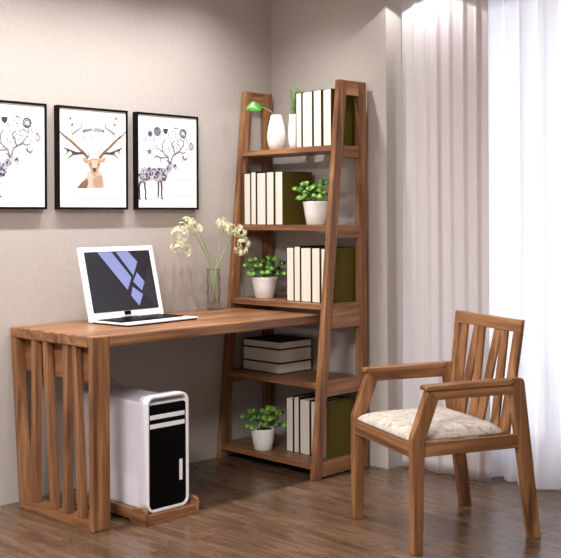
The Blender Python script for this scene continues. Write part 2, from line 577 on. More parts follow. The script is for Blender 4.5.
def stag_head():
    a = Art()
    q = lambda x, y: ((x - 60) / 314, (y - 48 - 24 * (x - 58) / 314) / (475 - 24 * (x - 58) / 314))
    L = lambda pts, w, mi, w1=None: a.line([q(*p) for p in pts], w, mi, w1)
    # flower crown between the antlers
    for pts in (((200, 280), (190, 235), (186, 190)), ((232, 275), (248, 238), (256, 190)), ((195, 282), (180, 230), (172, 185)), ((240, 278), (256, 232), (268, 186))):
        L(pts, 0.006, 2, 0.003)
    for x in range(172, 266, 9):
        a.blob(*q(x + random.uniform(-2, 2), 160 - 8 * math.sin((x - 172) / 94 * PI)), 0.022, random.choice((2, 2, 4, 3)), 8, 1.0, 0.3)
        a.blob(*q(x, 186 + random.uniform(-4, 6)), 0.010, random.choice((2, 3, 4)), 6, 1.4, 0.3)
    # antlers
    for sgn in (0, 1):
        m = (lambda x: x) if not sgn else (lambda x: 436 - x)
        L([(m(192), 290), (m(170), 262), (m(140), 235), (m(104), 200), (m(78), 180), (m(63), 164)], 0.020, 8, 0.008)
        L([(m(140), 235), (m(122), 205), (m(116), 172), (m(112), 130), (m(106), 84)], 0.015, 7, 0.006)
        L([(m(118), 176), (m(136), 160), (m(160), 146), (m(166), 108)], 0.012, 3, 0.005)
        L([(m(172), 264), (m(140), 266), (m(108), 252), (m(80), 240)], 0.016, 5, 0.006)
        L([(m(150), 266), (m(120), 272), (m(98), 290)], 0.012, 5, 0.005)
        L([(m(104), 252), (m(92), 268), (m(86), 272)], 0.010, 8, 0.005)
        for x, y in ((110, 204), (92, 190), (128, 222), (118, 130), (110, 100), (120, 262), (96, 250)):
            a.blob(*q(m(x), y), 0.016, 5, 7, 1.0, 0.35)
    # ears, head, neck
    a.poly([q(*p) for p in ((196, 300), (172, 286), (163, 284), (170, 304), (190, 314))], 6)
    a.poly([q(*p) for p in ((246, 300), (268, 286), (276, 282), (272, 304), (252, 314))], 6)
    a.poly([q(*p) for p in ((190, 352), (208, 350), (250, 350), (262, 378), (266, 432), (138, 432), (160, 406), (180, 384))], 7)
    a.poly([q(*p) for p in ((138, 432), (160, 404), (186, 384), (192, 410), (184, 432))], 8)
    a.poly([q(*p) for p in ((214, 385), (236, 370), (258, 372), (264, 420), (240, 430), (214, 425))], 6)
    a.poly([q(*p) for p in ((196, 296), (212, 290), (232, 290), (248, 296), (250, 322), (236, 356), (226, 376), (216, 376), (206, 354), (192, 322))], 6)
    a.poly([q(*p) for p in ((206, 300), (238, 300), (232, 332), (222, 340), (212, 332))], 7)
    a.poly([q(*p) for p in ((212, 336), (230, 336), (226, 352), (221, 357), (215, 352))], 5)
    a.blob(*q(203, 318), 0.012, 5, 7)
    a.blob(*q(240, 318), 0.012, 5, 7)
    # pale line of script under the head
    x = 130
    while x < 322:
        w = random.uniform(5, 16)
        L([(x, 480 + random.uniform(-3, 3)), (x + w * 0.5, 476 + random.uniform(-4, 4)), (x + w, 480 + random.uniform(-3, 3))], 0.006, 4)
        x += w + random.uniform(3, 8)
    return a

def picture(y0, art, label):
    t = thing('framed_picture', label, 'picture', (0.0, y0, 0.0), 0, 'framed deer prints on the wall')
    w = 0.380
    bm = B((0.0, FD, 0, FW, ZB, ZT), (0.0, FD, w - FW, w, ZB, ZT), (0.0, FD, FW, w - FW, ZB, ZB + FW), (0.0, FD, FW, w - FW, ZT - FW, ZT), (0.0, 0.004, FW, w - FW, ZB + FW, ZT - FW))
    obj('frame', bm, M['black'], t)
    obj('print', art.bm, [M[k] for k in INK], t)
    t.location = (0.0005, y0, 0.0)
    return t

random.seed(5)
picture(-1.7845, tree_deer(), 'black framed navy deer print cut off by the left edge, leftmost picture')
picture(-1.3492, stag_head(), 'black framed print of a tan stag head with wide antlers, middle picture')
random.seed(5)
picture(-0.9192, tree_deer(), 'black framed navy deer print nearest the bookshelf, above the flower vase')

# ------------------------------------------------------------------ desk
DW, DL, DE = 0.608, -1.578, -0.290
DH, DT = 0.753, 0.045
desk = thing('desk', 'long walnut desk with slatted end panel carrying the open laptop', 'desk', (0, 0, 0))
def round_top():
    """slab profile in x-z with eased edges, notched round the bookshelf post"""
    bm = bmesh.new()
    out = [(0.008, DL), (DW - 0.0305, DL), (DW - 0.0305, DL + 0.0845), (DW, DL + 0.0845), (DW, DE), (0.042, DE), (0.042, -0.345), (0.008, -0.345)]
    prism(bm, out, 2, DH - DT, DH)
    return bm
tp = obj('desk_top', round_top(), WY, desk, 0.007, 4)
obj('front_leg', B((DW - 0.030, DW - 0.0005, DL + 0.0005, DL + 0.084, 0, DH)), WZ, desk, 0.006, 3)
bm = bmesh.new()
hexa(bm, [(0.072, DL + 0.002, 0), (0.106, DL + 0.002, 0), (0.106, DL + 0.05, 0), (0.072, DL + 0.05, 0)],
         [(0.010, DL + 0.002, DH - DT - 0.0005), (0.052, DL + 0.002, DH - DT - 0.0005), (0.052, DL + 0.05, DH - DT - 0.0005), (0.010, DL + 0.05, DH - DT - 0.0005)])
obj('rear_leg', bm, WZ, desk, 0.003)
obj('bottom_rail', B((0.1065, DW - 0.0335, DL + 0.003, DL + 0.062, 0, 0.036)), WX, desk, 0.003)
obj('apron', B((0.054, DW - 0.0335, DL + 0.045, DL + 0.065, 0.566, DH - DT - 0.0005)), WX, desk, 0.002)
for (t0, t1, b0, b1) in ((0.164, 0.200, 0.154, 0.190), (0.246, 0.280, 0.296, 0.330), (0.394, 0.428, 0.386, 0.420), (0.456, 0.482, 0.492, 0.524)):
    bm = bmesh.new()
    hexa(bm, [(b0, DL + 0.008, 0.0365), (b1, DL + 0.008, 0.0365), (b1, DL + 0.038, 0.0365), (b0, DL + 0.038, 0.0365)],
             [(t0, DL + 0.008, DH - DT - 0.0005), (t1, DL + 0.008, DH - DT - 0.0005), (t1, DL + 0.038, DH - DT - 0.0005), (t0, DL + 0.038, DH - DT - 0.0005)])
    obj('slat', bm, WZ, desk, 0.002)

# ------------------------------------------------------------------ ladder bookshelf
S0, S1, SB, ST, SH, SR = 0.006, 0.682, -0.4127, -0.2219, 1.8593, -0.030
PT, PD = 0.030, 0.052
LEV = [0.0722, 0.4381, 0.8021, 1.1715, 1.5485]
RAIL = [0.064, 0.064, 0.115, 0.060, 0.058]
fy = lambda z: SB + (ST - SB) * z / SH
shelf = thing('ladder_bookshelf', 'tall walnut ladder bookshelf tapering upward in the room corner', 'bookshelf', (0, 0, 0))
for x0 in (S0, S1 - PT):
    x1 = x0 + PT
    bm = bmesh.new()
    prism(bm, [(SB, 0), (SB + PD, 0), (ST + PD, SH), (ST, SH)], 0, x0, x1)
    obj('front_post', bm, WZ, shelf, 0.003)
    obj('rear_post', B((x0, x1, SR - 0.055, SR, 0, SH)), WZ, shelf, 0.003)
    for z, h in list(zip(LEV, RAIL)) + [(SH - 0.0005, 0.07)]:
        a = x0 + 0.001
        b = x1 - 0.001
        e = 0.0006
        bm = bmesh.new()
        prism(bm, [(fy(z - h) + PD + e, z - h), (SR - 0.055 - e, z - h), (SR - 0.055 - e, z), (fy(z) + PD + e, z)], 0, a, b)
        obj('rail', bm, WY, shelf, 0.002)
for z in LEV:
    obj('shelf_board', B((S0 + PT + 0.0006, S1 - PT - 0.0006, fy(z) + 0.001, SR - 0.002, z - 0.026, z)), WX, shelf, 0.002)

# ------------------------------------------------------------------ books
def book(x0, x1, z, h, yf, depth, label, cover, group):
    """upright, fore-edge to the room: x0..x1 is the page block, boards 3.5 mm each side"""
    ct = 0.0035
    w = x1 - x0
    t = thing('book', label, 'book', ((x0 + x1) / 2, yf + depth / 2, z), 0, group)
    a, b, d = -w / 2, w / 2, depth / 2
    obj('cover', B((a - ct, a, -d, d, 0, h), (b, b + ct, -d, d, 0, h), (a, b, d - ct, d, 0, h)), M[cover], t)
    obj('pages', B((a + 0.0002, b - 0.0002, -d + 0.002, d - ct - 0.0003, 0.003, h - 0.004)), M['pages'], t)
    return t

ORD = ['leftmost', 'second', 'middle', 'fourth', 'rightmost']
def row(z, yf, depth, spans, names, place, covers, hs, group):
    for (a, b), nm, c, h in zip(spans, names, covers, hs):
        book(a, b, z, h, yf, depth, nm + ' ' + place, c, group)

row(LEV[4], -0.235, 0.175, [(0.407, 0.441), (0.4505, 0.5125), (0.5235, 0.571), (0.586, 0.634)],
    ['narrow cream edged book beside the grass vase, leftmost', 'widest cream edged book, second from the left', 'tall cream edged book, third from the left', 'cream edged book against the post, rightmost'],
    'on the top shelf', ['darkcover', 'darkcover', 'darkcover', 'olive'], [0.268, 0.269, 0.270, 0.27], 'books on the top shelf')
row(LEV[3], -0.265, 0.21, [(0.066, 0.109), (0.1165, 0.150), (0.160, 0.2195), (0.229, 0.277), (0.290, 0.338)],
    ['cream edged book by the left post, leftmost', 'narrowest cream edged book, second', 'widest cream edged book, middle one', 'cream edged book, fourth', 'book with olive cover showing beside the plant, rightmost'],
    'on the second shelf from the top', ['darkcover', 'darkcover', 'darkcover', 'darkcover', 'olive'], [0.264, 0.27, 0.264, 0.266, 0.266], 'books on the second shelf from the top')
row(LEV[2], -0.275, 0.215, [(0.377, 0.421), (0.4285, 0.4645), (0.4735, 0.5355), (0.545, 0.593), (0.605, 0.643)],
    ['cream edged book beside the potted plant, leftmost', 'narrow tall cream edged book, second', 'widest cream edged book, middle one', 'cream edged book, fourth', 'book half behind the right post, olive cover, rightmost'],
    'on the shelf just above the desk', ['darkcover', 'darkcover', 'darkcover', 'darkcover', 'olive'], [0.262, 0.268, 0.262, 0.262, 0.26], 'books on the shelf just above the desk')
row(LEV[0], -0.285, 0.185, [(0.379, 0.421), (0.4305, 0.461), (0.471, 0.532), (0.543, 0.590), (0.601, 0.643)],
    ['cream edged book beside the potted plant, leftmost', 'narrow cream edged book, second', 'widest cream edged book, middle one', 'cream edged book by the post, fourth', 'book behind the right post with olive cover, rightmost'],
    'on the bottom shelf', ['darkcover', 'darkcover', 'darkcover', 'darkcover', 'olive'], [0.262, 0.27, 0.264, 0.262, 0.264], 'books on the bottom shelf')

zz = LEV[1]
for h, lab, dx in ((0.052, 'bottom book of the flat stack on the shelf below the desk', 0.0), (0.068, 'thick middle book of the flat stack on the shelf below the desk', 0.001), (0.038, 'thin top book of the flat stack, dark cover upward, below the desk', 0.002)):
    t = thing('book', lab, 'book', (0.200 + dx, -0.170, zz + 0.0003), 0, 'books lying stacked below the desk')
    w, d, c = 0.134, 0.112, 0.004
    obj('cover', B((-w, w, -d, d, 0, c), (-w, w, -d, d, h - c, h), (-w, -w + c, -d, d, c, h - c)), M['darkcover'], t)
    obj('pages', B((-w + c + 0.0003, w - 0.002, -d + 0.002, d - 0.002, c + 0.0002, h - c - 0.0002)), M['pages'], t)
    zz += h + 0.0004

# ------------------------------------------------------------------ potted plants
def leaf_shape(bm, base, d, up, length, width, thick=0.004, mi=0, n=7):
    """plump spoon-shaped leaf"""
    d = d.normalized()
    side = d.cross(up).normalized()
    nrm = side.cross(d).normalized()
    rings = []
    for i in range(n + 1):
        t = i / n
        w = width * (math.sin(PI * min(1, 0.06 + 0.94 * t ** 1.25)) ** 0.75) * 0.5 if i < n else 0.0008
        w = max(w, 0.0014)
        th = thick * (0.25 + 0.75 * w / (width * 0.5))
        c = base + d * (length * t) + nrm * (length * 0.18 * math.sin(PI * t * 0.9))
        rings.append([bm.verts.new(c + side * (w * math.cos(2 * PI * k / 8)) + nrm * (th * math.sin(2 * PI * k / 8) + 0.25 * w * abs(math.cos(2 * PI * k / 8)))) for k in range(8)])
    for i in range(n):
        for k in range(8):
            f = bm.faces.new([rings[i][k], rings[i][(k + 1) % 8], rings[i + 1][(k + 1) % 8], rings[i + 1][k]])
            f.smooth = True
            f.material_index = mi
    bm.faces.new(rings[0][::-1])
    bm.faces.new(rings[-1])

CAMR = Vector((0.71, 0.704, 0.0))       # roughly "to the right" in the room as seen from the desk chair side
CAMF = Vector((0.704, -0.71, 0.0))
def potted_plant(loc, label, r_top=0.060, r_bot=0.043, h=0.098, seed=1, spread=1.0):
    random.seed(seed)
    t = thing('potted_plant', label, 'plant', loc, 0, 'green plants in white pots on the shelves')
    bm = bmesh.new()
    lathe(bm, [(r_bot * 0.9, 0.0), (r_bot, 0.004), (r_bot + (r_top - r_bot) * 0.5, h * 0.5), (r_top - 0.001, h - 0.004), (r_top, h), (r_top - 0.004, h), (r_top - 0.006, h - 0.014)], 40)
    obj('pot', bm, M['ceramic'], t)
    bm = bmesh.new()
    lathe(bm, [(r_top - 0.0075, h - 0.03), (r_top - 0.0075, h - 0.0125)], 28)
    obj('soil', bm, M['soil'], t)
    fol, stm = bmesh.new(), bmesh.new()
    zs = h - 0.013
    arms = [(-0.95, 0.062, 0), (-0.75, 0.026, 1), (-0.6, 0.086, 0), (-0.3, 0.062, 1), (0.0, 0.034, 1), (0.25, 0.05, 0), (0.42, 0.094, 0), (0.85, 0.078, 0), (0.95, 0.03, 1), (-0.45, 0.05, -1), (0.55, 0.05, -1), (0.1, 0.075, -1)]
    for k, (a, zt, fr) in enumerate(arms):
        side = a * 0.088 * spread
        tip = CAMR * side + CAMF * (fr * 0.03 + random.uniform(-0.012, 0.012)) + Vector((0, 0, zs + zt))
        root = CAMR * (a * 0.012) + CAMF * (fr * 0.008) + Vector((0, 0, zs - 0.002))
        mid = root * 0.45 + tip * 0.55 + Vector((0, 0, 0.02))
        tube(stm, bez(root, mid, tip, 5), 0.0022, 6)
        d0 = (tip - mid).normalized()
        for j in range(2):
            an = 2 * PI * j / 2 + random.uniform(-0.4, 0.4)
            dv = (d0 * 0.5 + CAMR * math.cos(an) * 0.8 + Vector((0, 0, 1)) * (math.sin(an) * 0.6 + 0.15) + CAMF * random.uniform(-0.2, 0.7)).normalized()
            leaf_shape(fol, tip - dv * 0.004, dv, (CAMF + Vector((0, 0, 0.7))).normalized(), random.uniform(0.036, 0.047), random.uniform(0.028, 0.034), 0.007)
        dv = (tip - root).normalized()
        leaf_shape(fol, root * 0.45 + tip * 0.55, (dv + CAMF * 0.6), Vector((0, 0, 1)), 0.03, 0.018)
    obj('stem', stm, M['greenstem'], t)
    obj('foliage', fol, M['leaf'], t)
    return t

potted_plant((0.505, -0.200, LEV[3]), 'potted plant in white pot beside books on the second shelf from the top', r_top=0.066, r_bot=0.048, h=0.113, seed=3, spread=0.95)
potted_plant((0.155, -0.210, LEV[2]), 'potted plant in white pot on the shelf just above the desk', r_top=0.068, r_bot=0.049, h=0.105, seed=8)
potted_plant((0.272, -0.340, LEV[0]), 'potted plant in white pot on the bottom shelf of the bookshelf', r_top=0.063, r_bot=0.045, h=0.106, seed=21, spread=0.98)

# ------------------------------------------------------------------ vases on the top shelf
bm = bmesh.new()
lathe(bm, [(0.029, 0), (0.036, 0.003), (0.044, 0.025), (0.0485, 0.055), (0.047, 0.088), (0.040, 0.125), (0.032, 0.156), (0.029, 0.171), (0.0295, 0.174), (0.025, 0.174), (0.025, 0.158), (0.028, 0.125)], 40)
v1 = obj('ceramic_vase', bm, M['ceramic'], loc=(0.236, -0.200, LEV[4]))
tag(v1, 'rounded white ceramic vase holding one green leaf on the top shelf', 'vase', 'white vases on the top shelf')
bm = bmesh.new()
lathe(bm, [(0.027, 0), (0.031, 0.003), (0.036, 0.035), (0.0375, 0.07), (0.035, 0.125), (0.0315, 0.16), (0.031, 0.174), (0.027, 0.174), (0.027, 0.158), (0.030, 0.125)], 40)
v2 = obj('ceramic_vase', bm, M['ceramic'], loc=(0.320, -0.150, LEV[4]))
tag(v2, 'slender white ceramic vase holding a tuft of grass beside the top books', 'vase', 'white vases on the top shelf')
t = thing('leaf_stem', 'single bright green leaf on a thin arching stem in the rounded vase', 'leaf', (0.236, -0.200, LEV[4] + 0.08))
bm = bmesh.new()
tipv = CAMR * -0.075 + Vector((0, 0, 0.135)) + CAMF * 0.012
tube(bm, [(0, 0, -0.06)] + bez((0.0, 0.0, 0.075), CAMR * -0.012 + Vector((0, 0, 0.115)), tipv, 8), 0.0015, 6)
obj('stem', bm, M['stem'], t)
bm = bmesh.new()
lv = [(0.0, 0.0), (0.020, 0.016), (0.044, 0.034), (0.066, 0.024), (0.094, -0.018), (0.066, -0.022), (0.03, -0.024), (0.0, -0.020)]
ctr = bm.verts.new(tipv + CAMR * -0.045 + Vector((0, 0, 0.006)) + CAMF * 0.012)
ring = [bm.verts.new(tipv + CAMR * (0.006 - a) + Vector((0, 0, b)) + CAMF * (0.016 if b < 0 else -0.004)) for a, b in lv]
for i in range(len(ring)):
    bm.faces.new([ctr, ring[i], ring[(i + 1) % len(ring)]]).smooth = True
lo = obj('leaf', bm, M['leaf2'], t)
md = lo.modifiers.new('thickness', 'SOLIDIFY'); md.thickness = 0.0015
md = lo.modifiers.new('smooth', 'SUBSURF'); md.levels = 2; md.render_levels = 2
bm = bmesh.new()
random.seed(4)
for k in range(80):
    a, rr = random.uniform(0, 2 * PI), random.uniform(0, 0.019)
    p0 = Vector((rr * math.cos(a), rr * math.sin(a), 0.03))
    hgt = random.uniform(0.15, 0.245)
    lean = random.uniform(0.0, 0.045)
    a2 = a + random.uniform(-0.6, 0.6)
    p2 = p0 * 0.9 + Vector((lean * math.cos(a2), lean * math.sin(a2), hgt))
    p1 = Vector((p0.x, p0.y, p0.z + hgt * 0.6))
    tube(bm, bez(p0, p1, p2, 5), [0.0017, 0.0018, 0.0016, 0.0013, 0.0009, 0.0003], 5)
g = obj('grass_tuft', bm, M['grass'], loc=(0.320, -0.150, LEV[4] + 0.06))
tag(g, 'spiky tuft of green grass in the slender vase on the top shelf', 'plant')

# ------------------------------------------------------------------ glass vase and flowers on the desk
VX, VY = 0.072, -0.482
bm = bmesh.new()
prof_o, prof_i = [], []
for k in range(25):
    z = 0.205 * k / 24
    r = 0.034 + 0.0018 * math.sin(z * 95) + (0.002 if k == 24 else 0)
    prof_o.append((r, z))
    if z > 0.028:
        prof_i.append((r - 0.0028, z))
lathe(bm, [(0.022, 0.0)] + prof_o[0:] + prof_i[::-1] + [(0.01, 0.027)], 40)
gv = obj('glass_vase', bm, M['vglass'], loc=(VX, VY, DH + 0.0003))
tag(gv, 'clear ribbed glass vase of cream flowers standing on the desk', 'vase')

def floret_head(bm, c, n, rad, seed, flat=1.0):
    random.seed(seed)
    for _ in range(n):
        while True:
            p = Vector((random.uniform(-1, 1), random.uniform(-1, 1), random.uniform(-1, 1)))
            if p.length < 1:
                break
        q = c + Vector((p.x * rad[0], p.y * rad[1], p.z * rad[2]))
        out = (p + Vector((random.uniform(-.5, .5), random.uniform(-.5, .5), random.uniform(-.5, .5)))).normalized()
        u = out.cross(Vector((0.3, 0.2, 0.9))).normalized()
        v = out.cross(u)
        for j in range(5):
            an = 2 * PI * j / 5
            dd = (u * math.cos(an) + v * math.sin(an) + out * 0.35).normalized()
            sd = dd.cross(out).normalized()
            L = random.uniform(0.009, 0.015)
            a = [bm.verts.new(q + w) for w in (Vector((0, 0, 0)), dd * L * 0.55 + sd * 0.0026, dd * L, dd * L * 0.55 - sd * 0.0026)]
            bm.faces.new(a)

def flower(label, pts, heads, seed, foot):
    t = thing('flower_stem', label, 'flower', (VX, VY, DH + 0.032), 0, 'cream flowers in the glass vase')
    bm = bmesh.new()
    P0 = Vector(foot)
    lip = Vector((pts[0][0], pts[0][1], 0.172))
    path = [P0] + [P0 * (1 - s) + lip * s for s in (0.35, 0.7)] + bez(lip, pts[1], pts[2], 8)
    tube(bm, path, 0.0027, 6)
    top = Vector(pts[2])
    for c, n, rad in heads:
        tube(bm, bez(top, (top + Vector(c)) / 2 + Vector((0, 0, 0.01)), c, 4), 0.0012, 5)
    obj('stem', bm, M['stem'], t)
    bm = bmesh.new()
    for i, (c, n, rad) in enumerate(heads):
        floret_head(bm, Vector(c), n, rad, seed + i)
    o = obj('petals', bm, M['petal'], t)
    md = o.modifiers.new('thickness', 'SOLIDIFY'); md.thickness = 0.0008
    return t

flower('airy cream flower head drooping farthest left out of the glass vase', [(-0.004, -0.012), (0.0, -0.05, 0.25), (0.005, -0.12, 0.345)],
       [((0.01, -0.225, 0.345), 40, (0.035, 0.045, 0.045)), ((0.012, -0.24, 0.29), 26, (0.03, 0.036, 0.035)), ((0.02, -0.19, 0.27), 20, (0.03, 0.03, 0.03))], 31, (0.004, 0.008, 0.0))
flower('airy cream flower head upper left of the vase, below the picture', [(0.002, -0.006), (0.004, -0.04, 0.26), (0.01, -0.10, 0.36)],
       [((0.01, -0.17, 0.395), 34, (0.03, 0.045, 0.032)), ((0.012, -0.12, 0.37), 24, (0.03, 0.04, 0.03)), ((0.01, -0.21, 0.375), 16, (0.03, 0.03, 0.03))], 47, (0.006, -0.004, 0.0))
flower('cream flower head rising right of the vase before the shelf post', [(0.006, 0.008), (0.018, 0.02, 0.27), (0.04, 0.035, 0.375)],
       [((0.05, 0.01, 0.40), 22, (0.03, 0.03, 0.028)), ((0.06, 0.05, 0.37), 32, (0.03, 0.035, 0.03))], 59, (-0.006, -0.004, 0.0))
flower('cream flower head drooping farthest right toward the shelf plant', [(0.010, 0.010), (0.045, 0.045, 0.28), (0.085, 0.07, 0.372)],
       [((0.105, 0.09, 0.355), 28, (0.03, 0.035, 0.034)), ((0.122, 0.092, 0.300), 26, (0.03, 0.028, 0.03)), ((0.118, 0.082, 0.262), 26, (0.036, 0.034, 0.022))], 73, (-0.004, 0.006, 0.0))

# ------------------------------------------------------------------ laptop
lap = thing('laptop', 'open white laptop with a dark screen standing on the walnut desk', 'laptop', (0.272, -1.064, DH + 0.0004), math.radians(5.0))
LW, LDp = 0.209, 0.126
LH = 0.221
obj('base', B((-LDp + 0.0225, LDp, -LW, LW, 0.0056, 0.012)), M['whiteplastic'], lap, 0.002, 3)
obj('underside_shadow', B((-LDp + 0.0225, LDp - 0.004, -LW + 0.004, LW - 0.004, 0.0, 0.0055)), M['gloss_black'], lap, 0.001)  # black bottom slab, also paints the shadow line under the base
kb = obj('keyboard', B((-0.100, 0.062, -0.188, 0.188, 0.0122, 0.0140)), M['keys'], lap)
bm = bmesh.new()
for r in range(6):
    for c in range(13):
        box(bm, -0.0965 + r * 0.0262, -0.0965 + r * 0.0262 + 0.0225, -0.182 + c * 0.0281, -0.182 + c * 0.0281 + 0.0245, 0.0141, 0.0165)
obj('key', bm, M['gloss_black'], kb)['kind'] = 'stuff'
obj('touchpad', B((0.07, 0.117, -0.055, 0.055, 0.0122, 0.0128)), M['alu'], lap)
lid = B((-0.006, 0.006, -LH, LH, 0.0, 0.334))
ang = math.radians(-14.0)
def tilt(o):
    o.rotation_euler = (0, ang, 0)
    o.location = (-LDp + 0.015, 0, 0.0022)
lo = obj('lid', lid, M['whiteplastic'], lap, 0.004, 3)
tilt(lo)
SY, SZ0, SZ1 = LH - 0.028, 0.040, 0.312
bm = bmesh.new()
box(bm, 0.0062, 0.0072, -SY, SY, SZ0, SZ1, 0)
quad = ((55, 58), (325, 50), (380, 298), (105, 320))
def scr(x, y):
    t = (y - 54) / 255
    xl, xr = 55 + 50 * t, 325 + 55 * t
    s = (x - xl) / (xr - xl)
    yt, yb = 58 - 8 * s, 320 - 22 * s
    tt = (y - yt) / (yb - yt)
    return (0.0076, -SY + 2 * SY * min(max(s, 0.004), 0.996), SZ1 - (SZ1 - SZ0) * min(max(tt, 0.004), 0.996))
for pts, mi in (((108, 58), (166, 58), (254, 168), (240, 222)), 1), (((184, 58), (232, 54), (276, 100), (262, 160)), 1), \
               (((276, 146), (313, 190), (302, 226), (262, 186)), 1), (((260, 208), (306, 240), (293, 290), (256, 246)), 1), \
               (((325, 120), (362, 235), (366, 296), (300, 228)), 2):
    bm.faces.new([bm.verts.new(scr(*p)) for p in pts]).material_index = mi  # blue window reflections painted on the display as glowing polygons
d = obj('display', bm, [M['screen_dark'], M['screen_reflection'], M['screen_mid']], lo)
d['label'] = 'dark laptop display with slanting blue reflections painted on'
obj('hinge', B((-LDp + 0.0235, -LDp + 0.036, -0.045, 0.045, 0.0122, 0.018)), M['gloss_black'], lap, 0.002)
h2 = obj('hinge', B((0.0065, 0.009, -0.018, 0.018, 0.022, 0.038)), M['gloss_black'], lap)
tilt(h2)

# ------------------------------------------------------------------ computer tower on its stand
stand = thing('computer_stand', 'low walnut stand cradling the silver computer tower on the floor', 'stand', (0.0, 0.0, 0.0))
def cheek(y0, y1):
    bm = bmesh.new()
    pts = [(0.20, 0.0), (0.26, 0.0), (0.275, 0.012), (0.575, 0.012), (0.60, 0.0), (0.682, 0.0)]
    for k in range(7):
        an = k / 6 * PI / 2
        pts.append((0.682 - 0.022 + 0.022 * math.cos(an), 0.046 + 0.022 * math.sin(an)))
    pts += [(0.64, 0.066), (0.62, 0.060), (0.60, 0.056), (0.20, 0.056)]
    prism(bm, [(x, z) for x, z in pts], 1, y0, y1)
    return bm
obj('side_board', cheek(-1.386, -1.367), WX, stand, 0.002)
obj('side_board', cheek(-1.124, -1.105), WX, stand, 0.002)
obj('front_board', B((0.662, 0.680, -1.3668, -1.1242, 0.0, 0.036)), WY, stand, 0.002)
obj('base_board', B((0.205, 0.6615, -1.3668, -1.1242, 0.022, 0.036)), WX, stand)

tw = thing('computer_tower', 'silver computer tower with black front under the desk', 'computer', (0.0, 0.0, 0.0366))
TY0, TY1, TX0, TX1 = -1.352, -1.138, 0.16, 0.640
obj('case', B((TX0, TX1, TY0 + 0.0015, TY1 - 0.0015, 0.008, 0.436)), M['alu'], tw, 0.010, 4)
def rrect(hy, z0, z1, r, n=6):
    cy = (TY0 + TY1) / 2
    pts = []
    for sy, sz, a0 in ((1, 1, 0), (-1, 1, PI / 2), (-1, -1, PI), (1, -1, 1.5 * PI)):
        cz = (z1 - r) if sz > 0 else (z0 + r)
        for k in range(n + 1):
            a = a0 + PI / 2 * k / n
            pts.append((cy + sy * (hy - r) + r * math.cos(a), cz + r * math.sin(a)))
    return pts
def hoop(x0, x1, outer, inner):
    bm = bmesh.new()
    rows = [[bm.verts.new((x, p[0], p[1])) for p in pl] for x, pl in ((x0, outer), (x1, outer), (x1, inner), (x0, inner))]
    n = len(outer)
    for a in range(4):
        for k in range(n):
            bm.faces.new([rows[a][k], rows[a][(k + 1) % n], rows[(a + 1) % 4][(k + 1) % n], rows[(a + 1) % 4][k]])
    return bm
HY = (TY1 - TY0) / 2
f = obj('handle_hoop', hoop(0.600, 0.656, rrect(HY, 0.0, 0.462, 0.034), rrect(HY - 0.010, 0.010, 0.452, 0.025)), [M['alu'], M['whiteplastic']], tw, 0.002)
for fc in f.data.polygons:
    if fc.normal.x > 0.3 or (fc.center.x > 0.601 and min(abs(fc.center.y - TY0), abs(fc.center.y - TY1), abs(fc.center.z), abs(fc.center.z - 0.462)) > 0.004):
        fc.material_index = 1
f['label'] = 'white rounded hoop framing the front of the tower'
bm = bmesh.new()
prism(bm, rrect(HY - 0.0105, 0.0105, 0.425, 0.012), 0, 0.6405, 0.648)
fp = obj('front_panel', bm, M['gloss_black'], tw)
for z in (0.368, 0.332):
    obj('drive_slot', B((0.6485, 0.6515, TY0 + 0.018, TY1 - 0.018, z, z + 0.018)), M['whiteplastic'], fp, 0.001)
obj('port_strip', B((0.6485, 0.651, TY1 - 0.046, TY1 - 0.030, 0.105, 0.190)), M['whiteplastic'], fp, 0.001)
bm = bmesh.new()
tube(bm, bez((0.20, -1.25, 0.431), (0.19, -1.215, 0.53), (0.30, -1.19, 0.431), 12), 0.0028, 8)
obj('cable', bm, M['cable'], tw)
for x, y in ((0.25, -1.31), (0.25, -1.17), (0.58, -1.31), (0.58, -1.17)):
    bm = bmesh.new()
    lathe(bm, [(0.012, 0.0), (0.012, 0.0078)], 16, (x, y, 0))
    obj('foot', bm, M['gloss_black'], tw)

# ------------------------------------------------------------------ armchair (local x = width, y = depth towards the back)
CA = math.radians(23.6049)
ch = thing('armchair', 'walnut armchair with slatted back and cream seat before the curtains', 'chair', (1.179, -0.7310, 0.0), -CA)
CW = 0.515
for v0, v1 in ((0.0, 0.032), (CW - 0.034, CW)):
    bm = bmesh.new()
    prism(bm, [(0.0, 0.0), (0.040, 0.0), (0.050, 0.402), (0.107, 0.5465), (0.064, 0.5825), (0.0, 0.415)], 0, v0, v1)
    obj('front_leg', bm, WZ, ch, 0.003)
    bm = bmesh.new()
    prism(bm, [(0.498, 0.0), (0.545, 0.0), (0.474, 0.592), (0.466, 0.604), (0.452, 0.606), (0.420, 0.606), (0.4205, 0.5465)], 0, v0, v1)
    obj('rear_leg', bm, WZ, ch, 0.003)
    bm = bmesh.new()
    prism(bm, [(0.1072, 0.547), (0.420, 0.547), (0.4195, 0.5828), (0.0645, 0.5828)], 0, v0 + 0.0005, v1 - 0.0005)
    obj('arm_beam', bm, WY, ch, 0.002)
    bm = bmesh.new()
    prism(bm, [(0.052, 0.5832), (0.405, 0.5832), (0.419, 0.590), (0.419, 0.602), (0.405, 0.604), (0.058, 0.6005), (0.052, 0.596)], 0, v0 - 0.008, v1 + (0.008 if v0 else 0.001))
    obj('armrest', bm, WY, ch, 0.003)
    a, b = (0.005, 0.031) if v0 == 0 else (CW - 0.031, CW - 0.005)
    bm = bmesh.new()
    prism(bm, [(0.0445, 0.345), (0.4965, 0.345), (0.4895, 0.395), (0.0455, 0.395)] if False else [(0.0495, 0.345), (0.4500, 0.345), (0.4440, 0.395), (0.0505, 0.395)], 0, a, b)
    obj('side_rail', bm, WY, ch, 0.002)
obj('front_rail', B((0.0365, CW - 0.0365, 0.002, 0.028, 0.343, 0.393)), WX, ch, 0.002)
